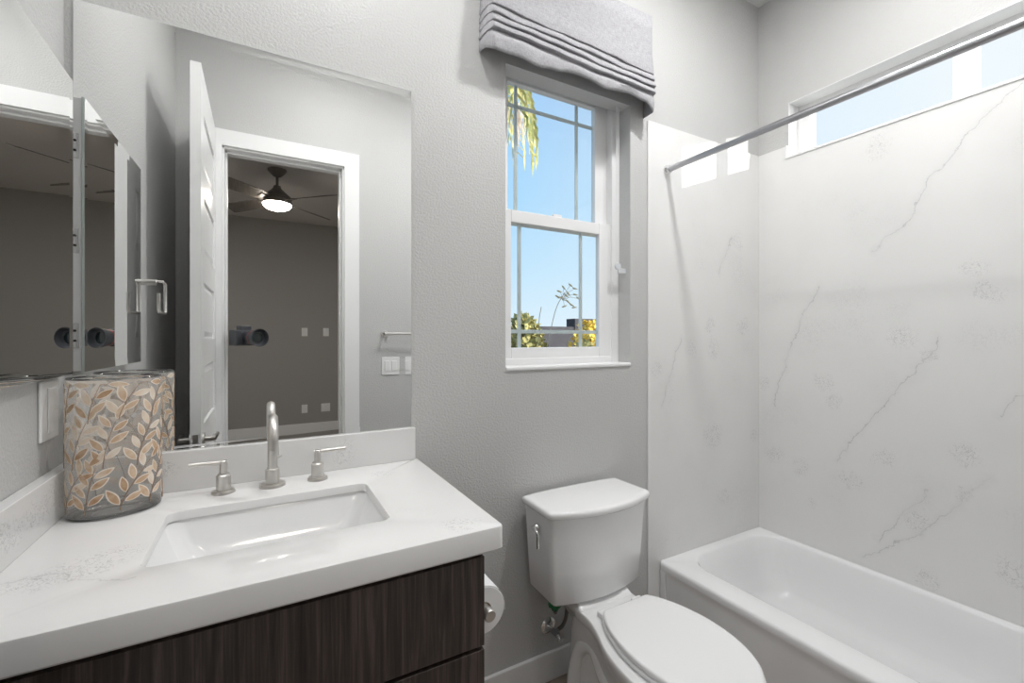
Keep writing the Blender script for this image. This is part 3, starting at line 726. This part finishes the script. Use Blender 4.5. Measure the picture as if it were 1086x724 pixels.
# ================================================================== roman shade
ro = thing('roman_shade', 'grey linen roman shade pulled up above the window', 'window shade', (1.455, -.03, 2.25))
path = [(1.067, -.001), (1.068, -.02), (1.069, -.04), (1.071, -.058), (1.077, -.066)]
nx = 90
for k in range(1, nx): path.append((1.077+(1.836-1.077)*k/nx, -.068))
path += [(1.836, -.066), (1.843, -.058), (1.846, -.04), (1.848, -.02), (1.849, -.001)]
Lz = [2.437, 2.408, 2.382, 2.352]; Rz = [2.412, 2.384, 2.354, 2.326]
def wob(x, ph, am): return am*(sin(x*13+ph)+.6*sin(x*27+ph*2.3)+.35*sin(x*51+ph*.7))
botk = [(1.067, 2.305), (1.075, 2.279), (1.144, 2.277), (1.252, 2.270), (1.33, 2.282), (1.40, 2.293), (1.49, 2.290), (1.567, 2.276), (1.64, 2.283), (1.72, 2.286), (1.79, 2.283), (1.836, 2.256), (1.85, 2.262)]
def bot(x):
    for (a, za), (b_, zb) in zip(botk, botk[1:]):
        if a <= x <= b_:
            t = (x-a)/(b_-a); t = t*t*(3-2*t); return za+(zb-za)*t
    return botk[-1][1]
bm = BM(); rings = []
rowsdef = []
for (x, y) in path:
    t = (x-1.07)/.776
    front = min(1, max(0, (-.001-y)/.055)) 
    # outward direction
    if x < 1.073 and y > -.06: d = Vector((-1, 0))
    elif x > 1.842 and y > -.06: d = Vector((1, 0))
    else: d = Vector((0, -1))
    k = .12 + .88*front if abs(d.y) > .5 else .25
    col = [(2.66, 0), (2.60, 0), (2.54, 0), (2.50, .001), (2.475, .004)]
    for j in range(4):
        z = Lz[j]+(Rz[j]-Lz[j])*t + wob(x, j*.9+1, .0018)
        bulge = .013+.0035*j + wob(x, j*1.7, .0016)
        if j > 0: col.append((z+.013, bulge*.80))
        col += [(z+.004, bulge), (z+.0004, bulge-.0005), (z-.0006, bulge*.5), (z+.003, .003+.002*j)]
        if j == 3:
            zb = bot(x)
            wv = wob(x, 5.5, .004)
            col += [(z-.006, .008), (z-.018, .016+wv), (z*.5+zb*.5, .020+wv*1.4), (zb+.012, .016+wv), (zb, .013+wv)]
    rings.append([(x+d.x*o_f*k, y+d.y*o_f*k, z) for z, o_f in col])
loft(bm, rings, False, False, closed=False)
obj('fabric', fix(bm), M['linen'], ro, smooth=60, mods=[('solid', .0016)])
obj('mounting_board', bx(1.078, 1.838, -.058, -.001, 2.625, 2.645), M['white'], ro)
bm = BM()
for xo in (0, .011): tube(bm, [(1.728+xo, .030, 2.298), (1.728+xo, .030, 1.61)], .0020, 6)
tube(bm, [(1.728+.0055+.0055*cos(a), .030, 1.61+.0055*sin(a)) for a in [radians(180+30*k) for k in range(7)]], .002, 6)
obj('pull_chain', fix(bm), M['plastic'], ro)
bm = BM(); cyl(bm, (1.7335, .030, 1.612), (0, -1, 0), [(-.006, .004), (-.005, .014), (.005, .014), (.006, .004)], 20); box(bm, 1.735, 1.7768, .026, .034, 1.585, 1.605)
obj('chain_tensioner', fix(bm), pmat('translucent_plastic', (.78, .80, .82), .15, 0, .5, Alpha=.75), ro)

# ================================================================== wall pieces seen in the mirror
ring_ = thing('towel_ring', 'brushed nickel open square towel ring on the left wall past the medicine cabinet', 'towel ring', (WL, -.705, 1.51))
bm = BM(); cyl(bm, (WL, -.705, 1.512), (1, 0, 0), [(0, .025), (.005, .025), (.008, .012), (.060, .012), (.062, .010)], 24)
obj('post', fix(bm), M['nickel'], ring_, smooth=35)
bm = BM(); tube(bm, [(.055, -.705, 1.516), (.070, -.706, 1.516), (.073, -.735, 1.512), (.073, -.742, 1.50), (.073, -.742, 1.405), (.073, -.735, 1.398), (.073, -.625, 1.398), (.073, -.617, 1.405), (.073, -.617, 1.465)], .0055, 12)
obj('ring', fix(bm), M['nickel'], ring_, smooth=50)
tbz = thing('towel_bar', 'brushed nickel towel bar on the door wall above the light switches', 'towel bar', (1.33, YF+.04, 1.33))
bm = BM(); tube(bm, [(1.095, YF+.055, 1.332), (1.58, YF+.055, 1.332)], .008, 14)
obj('bar', fix(bm), M['nickel'], tbz, smooth=40)
for x in (1.108, 1.566):
    bm = BM(); cyl(bm, (x, YF, 1.332), (0, 1, 0), [(0, .024), (.006, .024), (.008, .011), (.06, .011)], 20); obj('post', fix(bm), M['nickel'], tbz, smooth=35)
def plate(name, label, cat, x, z, y, wd, ht, rock, sgn=1, group=None):
    t = thing(name, label, cat, (x, y, z-ht/2), group)
    obj('cover_plate', bx(x-wd/2, x+wd/2, min(y, y+sgn*.006), max(y, y+sgn*.006), z-ht/2, z+ht/2), M['plastic'], t, mods=[('bevel', .002, 2)])
    for rx in rock: obj('rocker' if 'switch' in name else 'socket', bx(x+rx-.017, x+rx+.017, min(y+sgn*.006, y+sgn*.011), max(y+sgn*.006, y+sgn*.011), z-.033, z+.033), M['plastic'], t, mods=[('bevel', .002, 2)])
    return t
plate('light_switch', 'white double rocker switch plate below the towel bar', 'light switch', 1.147, 1.118, YF, .118, .118, (-.023, .023))
plate('wall_outlet', 'white plate high on the dark bedroom wall, nearer the door edge', 'outlet', .92, 1.384, BY, .075, .115, (0,), 1, 'plates on the far bedroom wall')
plate('wall_outlet', 'white plate high on the dark bedroom wall, nearer the right jamb', 'outlet', 1.195, 1.384, BY, .075, .115, (0,), 1, 'plates on the far bedroom wall')
plate('wall_outlet', 'white outlet low on the dark bedroom wall, nearer the door edge', 'outlet', .92, .32, BY, .075, .115, (0,), 1, 'plates on the far bedroom wall')
plate('wall_outlet', 'wide white outlet low on the dark bedroom wall, nearer the right jamb', 'outlet', 1.19, .32, BY, .118, .115, (-.025, .025), 1, 'plates on the far bedroom wall')

# ------------------------------------------------------------------ bedroom ceiling fan
FX, FY = .527, -3.35
fn = thing('ceiling_fan', 'dark bronze four-blade ceiling fan with a lit glass bowl in the bedroom', 'ceiling fan', (FX, FY, 2.45))
bm = BM(); cyl(bm, (FX, FY, BZ), (0, 0, -1), [(0, .080), (.012, .080), (.035, .062), (.062, .036), (.070, .018)], 32)
obj('canopy', fix(bm), M['bronze'], fn, smooth=40)
bm = BM(); cyl(bm, (FX, FY, BZ-.06), (0, 0, -1), [(0, .0125), (.11, .0125)], 16)
obj('downrod', fix(bm), M['bronze'], fn, smooth=40)
bm = BM(); cyl(bm, (FX, FY, 2.735), (0, 0, -1), [(0, .030), (.012, .032), (.03, .042), (.07, .085), (.10, .118), (.118, .128), (.122, .120), (.15, .126), (.165, .128), (.170, .122)], 40)
obj('motor_housing', fix(bm), M['bronze'], fn, smooth=35)
bm = BM(); cyl(bm, (FX, FY, 2.566), (0, 0, -1), [(0, .120), (.012, .121), (.03, .110), (.048, .082), (.058, .045), (.062, .01)], 40)
obj('light_bowl', fix(bm), M['fanlamp'], fn, smooth=50, label='glowing warm white glass bowl')
for deg in (-44, 44, 128, -137):
    # mirror image angles measured in the glass: flip y
    a = -radians(deg); d = Vector((cos(a), sin(a), 0)); p = Vector((-sin(a), cos(a), 0)); c = Vector((FX, FY, 2.60)); bm = BM()
    rgs = []
    for r, wdt in ((.13, .045), (.17, .055), (.24, .060), (.45, .068), (.60, .070), (.655, .066), (.672, .055)):
        pt = c + d*r; tl = .022
        rgs.append([pt-p*wdt+Vector((0, 0, tl-.003)), pt+p*wdt-Vector((0, 0, tl+.003)), pt+p*wdt-Vector((0, 0, tl-.003)), pt-p*wdt+Vector((0, 0, tl+.003))])
    loft(bm, rgs); bl = obj('blade', fix(bm), M['blade'], fn)
    bm = BM(); q0 = c+d*.10; q1 = c+d*.20; loft(bm, [[q0-p*.02+Vector((0, 0, h)) for h in (-.008, .0)]+[q0+p*.02+Vector((0, 0, h)) for h in (0., -.008)], [q1-p*.03+Vector((0, 0, h)) for h in (.002, .014)]+[q1+p*.03+Vector((0, 0, h)) for h in (-.004, -.016)]])
    obj('blade_bracket', fix(bm), M['bronze'], bl)
# ------------------------------------------------------------------ recessed downlights, some of them added fill lamps, and vanity bar
def downlight(x, y, e, size, label, ZC=ZC):
    t = thing('ceiling_downlight', label, 'ceiling light', (x, y, ZC-.01), 'recessed ceiling lights')
    bm = BM(); n = 40
    def q(r, z): return [(x+r*cos(2*pi*k/n), y+r*sin(2*pi*k/n), z) for k in range(n)]
    loft(bm, [q(.095, ZC-.0005), q(.094, ZC-.006), q(.075, ZC-.009), q(.070, ZC-.004), q(.070, ZC-.0005)], False, False)
    obj('trim_ring', fix(bm), M['white'], t, smooth=40)
    bm = BM(); cyl(bm, (x, y, ZC-.004), (0, 0, 1), [(0, .070), (.003, .070)], 32); obj('lens', fix(bm), M['lamp'], t)
    a = bpy.data.lights.new('lamp', 'AREA'); a.shape = 'DISK'; a.size = size; a.energy = e; a.color = (1, 1, 1)
    o = bpy.data.objects.new('lamp', a); COL.objects.link(o); o.parent = t; o.location = (0, 0, -.002)
downlight(1.77, -.72, E_CAN, .14, 'white recessed ceiling light over the toilet')
downlight(2.30, -.95, E_FILL_TUB, .14, 'added fill light recessed in the ceiling over the bathtub')  # unseen lamp added to brighten the tub alcove
downlight(.80, -.88, E_FILL_DOOR, .14, 'added fill light recessed in the ceiling between the vanity and the door')  # unseen lamp, put in to fill the counter front and left wall
downlight(2.1, -2.6, E_FILL_BED, .14, 'added fill light recessed in the bedroom ceiling to the right of the fan', BZ)  # added lamp outside the mirror view, lifts the dim bedroom
downlight(-1.3, -3.6, E_FILL_BED, .14, 'added fill light recessed in the bedroom ceiling to the left of the fan', BZ)  # second added bedroom lamp, also unseen, evens out the brightness
vl = thing('vanity_light', 'brushed nickel three-globe light bar above the big mirror', 'wall light', (.42, -.02, 2.57))
obj('backplate', bx(.17, .67, -.022, 0, 2.56, 2.64), M['nickel'], vl, mods=[('bevel', .006, 2)])
for x in (.24, .42, .60):
    bm = BM(); tube(bm, [(x, -.02, 2.60), (x, -.10, 2.60), (x, -.13, 2.615)], .008, 10); ar = obj('arm', fix(bm), M['nickel'], vl)
    bm = BM(); bmesh.ops.create_uvsphere(bm, u_segments=24, v_segments=14, radius=.048, matrix=Matrix.Translation((x, -.14, 2.665))); obj('globe', bm, M['globe'], vl, smooth=80)

# ------------------------------------------------------------------ photographer's camera on its stand, seen in the mirrors
yaw = radians(29.3); F = Vector((sin(yaw), cos(yaw), 0)); Rr = Vector((cos(yaw), -sin(yaw), 0)); C0 = Vector((CX, CY, CZ)) - F*.012
pc = thing('photo_camera', 'black camera with a wide hooded lens, seen in the mirrors', 'camera', (C0.x-F.x*.15, C0.y-F.y*.15, CZ-.055))
bm = BM(); cyl(bm, C0, -F, [(.036, .038), (.032, .045), (.0, .050), (.0008, .0475), (.024, .039), (.025, .030)], 32)
for f in [f for f in bm.faces if len(f.verts) > 4]: bm.faces.remove(f)
obj('lens_hood', fix(bm), M['black'], pc, smooth=40)
bm = BM(); cyl(bm, C0-F*.0255, -F, [(0, .026), (.002, .030), (.003, .030)], 32); obj('front_glass', fix(bm), pmat('coated_lens_glass', (.015, .022, .022), .08), pc, smooth=40)
bm = BM(); cyl(bm, C0-F*.035, -F, [(0, .040), (.04, .040), (.042, .037), (.085, .035), (.09, .033), (.105, .033)], 32)
lb = obj('lens_barrel', fix(bm), M['black'], pc, smooth=35)
bm = BM(); cyl(bm, C0-F*.055, -F, [(0, .0405), (.004, .0405)], 32); obj('red_ring', fix(bm), M['red'], lb)
def obox(bm, c, hx, hy, hz):
    vs = []
    for sx in (-1, 1):
        for sy in (-1, 1):
            for sz in (-1, 1): vs.append(bm.verts.new(c + Rr*hx*sx + F*hy*sy + Vector((0, 0, hz*sz))))
    for f in ((0,1,3,2),(4,6,7,5),(0,4,5,1),(2,3,7,6),(0,2,6,4),(1,5,7,3)): bm.faces.new([vs[i] for i in f])
bm = BM(); obox(bm, C0-F*.165, .068, .030, .045); obox(bm, C0-F*.165+Vector((0, 0, .055)), .030, .028, .014); obox(bm, C0-F*.150+Rr*-.052, .018, .040, .040)
obj('camera_body', fix(bm), M['black'], pc, mods=[('bevel', .006, 3)])

# ================================================================== outside
def mtl(name, c1, c2, sc=12): return add_var(pmat(name, c1, .7), c1, c2, sc)
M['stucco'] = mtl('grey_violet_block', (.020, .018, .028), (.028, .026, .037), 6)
M['earth'] = mtl('yard_gravel', (.32, .27, .22), (.42, .37, .31), 20)
M['frond'] = mtl('yellow_green_frond', (.36, .40, .12), (.72, .62, .30), 9)
M['thread'] = pmat('pale_palm_thread', (.9, .78, .70), .8)
M['trunk'] = mtl('palm_trunk_bark', (.22, .16, .11), (.32, .24, .17), 8)
M['blade_g'] = mtl('dry_grass_blade', (.45, .33, .20), (.62, .52, .34), 8)
M['shrub'] = mtl('yellow_shrub_leaf', (.75, .50, .05), (.85, .68, .15), 15)
M['shrubg'] = mtl('olive_shrub_leaf', (.22, .24, .10), (.62, .54, .22), 14)
M['spike'] = mtl('straw_seed_head', (.75, .58, .30), (.85, .74, .5), 20)
struct('ground_outside', bx(-6, 16, .16, 14, -.35, -.05), M['earth'], label='gravel yard outside the window')
yw = thing('garden_wall', 'dark grey violet block wall behind the plants outside the window', 'wall', (5, 4.6, -.05))
obj('wall_run', bx(1.0, 4.90, 4.5, 4.7, -.05, 1.485), M['stucco'], yw)
obj('raised_run', bx(4.90, 9, 4.48, 4.72, -.05, 1.62), M['stucco'], yw)
def frond(bm, base, az, reach, drop, n=26, ll=.38, wd=.012, rise=.25):
    d = Vector((cos(az), sin(az), 0)); side = Vector((-sin(az), cos(az), 0)); pts = []
    for k in range(n+1):
        t = k/n; pts.append(Vector(base) + d*reach*(1-(1-t)**1.6) + Vector((0, 0, rise*sin(pi*min(t*1.4, 1)) - drop*t**2.0)))
    tube(bm, pts, [.012-.009*k/n for k in range(n+1)], 5)
    for k in range(3, n+1):
        for sg in (-1, 1):
            p = pts[k]; L = ll*(1-.4*abs(k/n-.5))*random.uniform(.8, 1.15)
            q1 = p + side*sg*L*.30 + d*L*.15 + Vector((0, 0, -L*.35)); q2 = q1 + side*sg*L*.08 + Vector((random.uniform(-.03, .03), random.uniform(-.03, .03), -L*.6))
            nw = d*wd
            a, b_, c, e_ = bm.verts.new(p-nw), bm.verts.new(p+nw), bm.verts.new(q1+nw*1.2), bm.verts.new(q1-nw*1.2); f_ = bm.verts.new(q2)
            bm.faces.new((a, b_, c, e_)); bm.faces.new((e_, c, f_))
random.seed(11)
pm = thing('palm_tree', 'palm tree with drooping yellow-green fronds outside the window', 'tree', (2.05, 3.1, -.05))
bm = BM(); tube(bm, [(2.05, 3.1, -.05), (2.03, 3.1, 1.5), (2.06, 3.1, 3.2), (2.08, 3.1, 4.75)], [.20, .16, .14, .15], 16); obj('trunk', fix(bm), M['trunk'], pm, smooth=60)
for i in range(13):
    az = radians(i*360/13+8)
    bm = BM(); frond(bm, (2.08, 3.1, 4.78), az, random.uniform(.9, 1.15), random.uniform(.9, 1.5)); obj('frond', bm, M['frond'], pm)
bm = BM(); frond(bm, (2.08, 3.1, 4.80), radians(-6), .74, .60, n=40, ll=.50, wd=.016); frond(bm, (2.08, 3.1, 4.80), radians(4), .80, .66, n=40, ll=.42, wd=.012); obj('frond', bm, M['frond'], pm)
bm = BM()
for k in range(60):
    p = Vector((random.gauss(2.97, .05), 3.0+random.uniform(-.08, .08), random.uniform(3.78, 4.02))); q = p + Vector((random.uniform(-.03, .09), 0, -random.uniform(.15, .38)))
    tube(bm, [p, (p+q)/2+Vector((random.uniform(-.02, .02), 0, 0)), q], [.006, .004, .0015], 4)
obj('hanging_threads', bm, M['thread'], pm, label='pale threads hanging from the frond tip')
def blades(bm, c, n, h, spread, wd=.005):
    for _ in range(n):
        a = random.uniform(0, 2*pi); s = random.uniform(.3, 1)*spread; hh = h*random.uniform(.6, 1.1)
        p = Vector(c)+Vector((random.uniform(-.04, .04), random.uniform(-.04, .04), 0))
        m_ = p + Vector((cos(a)*s*.35, sin(a)*s*.35, hh*.7)); e_ = p + Vector((cos(a)*s, sin(a)*s, hh*random.uniform(.75, 1.0)))
        tube(bm, smooth_path([p, m_, e_], 5), [wd*(1-.75*k/10) for k in range(11)], 4)
gr = thing('ornamental_grass', 'dry ornamental grass with nodding seed heads outside the window', 'plant', (1.98, .95, -.05))
bm = BM(); blades(bm, (1.98, .95, -.05), 40, 1.40, .30, .004); obj('grass_blades', fix(bm), M['blade_g'], gr)
bm = BM(); bs = BM()
for tip, mid in (((2.12, .95, 1.60), (2.03, .95, 1.42)), ((1.94, .95, 1.50), (1.92, .95, 1.36))):
    tube(bm, smooth_path([(1.86, .95, -.05), (1.90, .95, .8), mid, tip], 6), .0022, 5)
sp = [(2.20, 1.475), (2.235, 1.50), (2.205, 1.435), (2.27, 1.465), (2.33, 1.46), (2.355, 1.435), (2.29, 1.52), (2.325, 1.50), (2.27, 1.41), (2.30, 1.39), (2.32, 1.375), (2.24, 1.38), (2.255, 1.45), (2.185, 1.44)]
for x, z in [(a-.12, b_+.13) for a, b_ in sp]:
    tube(bm, [(2.105, .95, 1.55), ((x+2.105)/2, .95, (z+1.55)/2+.015), (x, .95, z)], .0012, 4)
    a = random.uniform(-.9, .3); d = Vector((cos(a), 0, sin(a))); n_ = Vector((-d.z, 0, d.x)); c = Vector((x, .95, z))
    tube(bs, [c-d*.022, c-d*.01, c+d*.006, c+d*.024], [.001, .006, .005, .0008], 6)
obj('stalks', fix(bm), M['blade_g'], gr); obj('seed_heads', fix(bs), M['spike'], gr, label='straw-coloured flat seed heads')
def bush(name, label, c, rx, rz, n, mat, sz):
    t = thing(name, label, 'plant', (c[0], c[1], -.05), 'shrubs outside the window'); bm = BM()
    for _ in range(n):
        a = random.uniform(0, 2*pi); b_ = random.uniform(-.3, 1.5); r = random.uniform(.65, 1)
        p = Vector((c[0]+rx*r*cos(a)*cos(b_), c[1]+rx*r*sin(a)*cos(b_), c[2]+rz*r*sin(b_)))
        u = Vector((random.uniform(-1, 1), random.uniform(-1, 1), random.uniform(-.2, 1))).normalized()*sz; v = u.cross(Vector((random.uniform(-1, 1), random.uniform(-1, 1), .3))).normalized()*sz*.32
        bm.faces.new([bm.verts.new(q) for q in (p, p+u*.5+v, p+u, p+u*.5-v)])
    obj('foliage', bm, mat, t)
    bm = BM()
    for k in range(5): tube(bm, [(c[0], c[1], -.05), (c[0]+random.uniform(-.1, .1), c[1]+random.uniform(-.1, .1), c[2])], .012, 6)
    obj('stems', fix(bm), M['trunk'], t)
bush('shrub', 'yellow leafy shrub at the lower right of the window view', (3.07, 1.85, 1.03), .22, .42, 900, M['shrub'], .055)
bush('shrub', 'small green shrub just left of the yellow shrub', (2.70, 1.45, .93), .13, .34, 600, M['shrubg'], .05)
bush('shrub', 'yellow-green bush at the lower left of the window view', (2.62, 2.3, .98), .24, .55, 1300, M['shrubg'], .07)
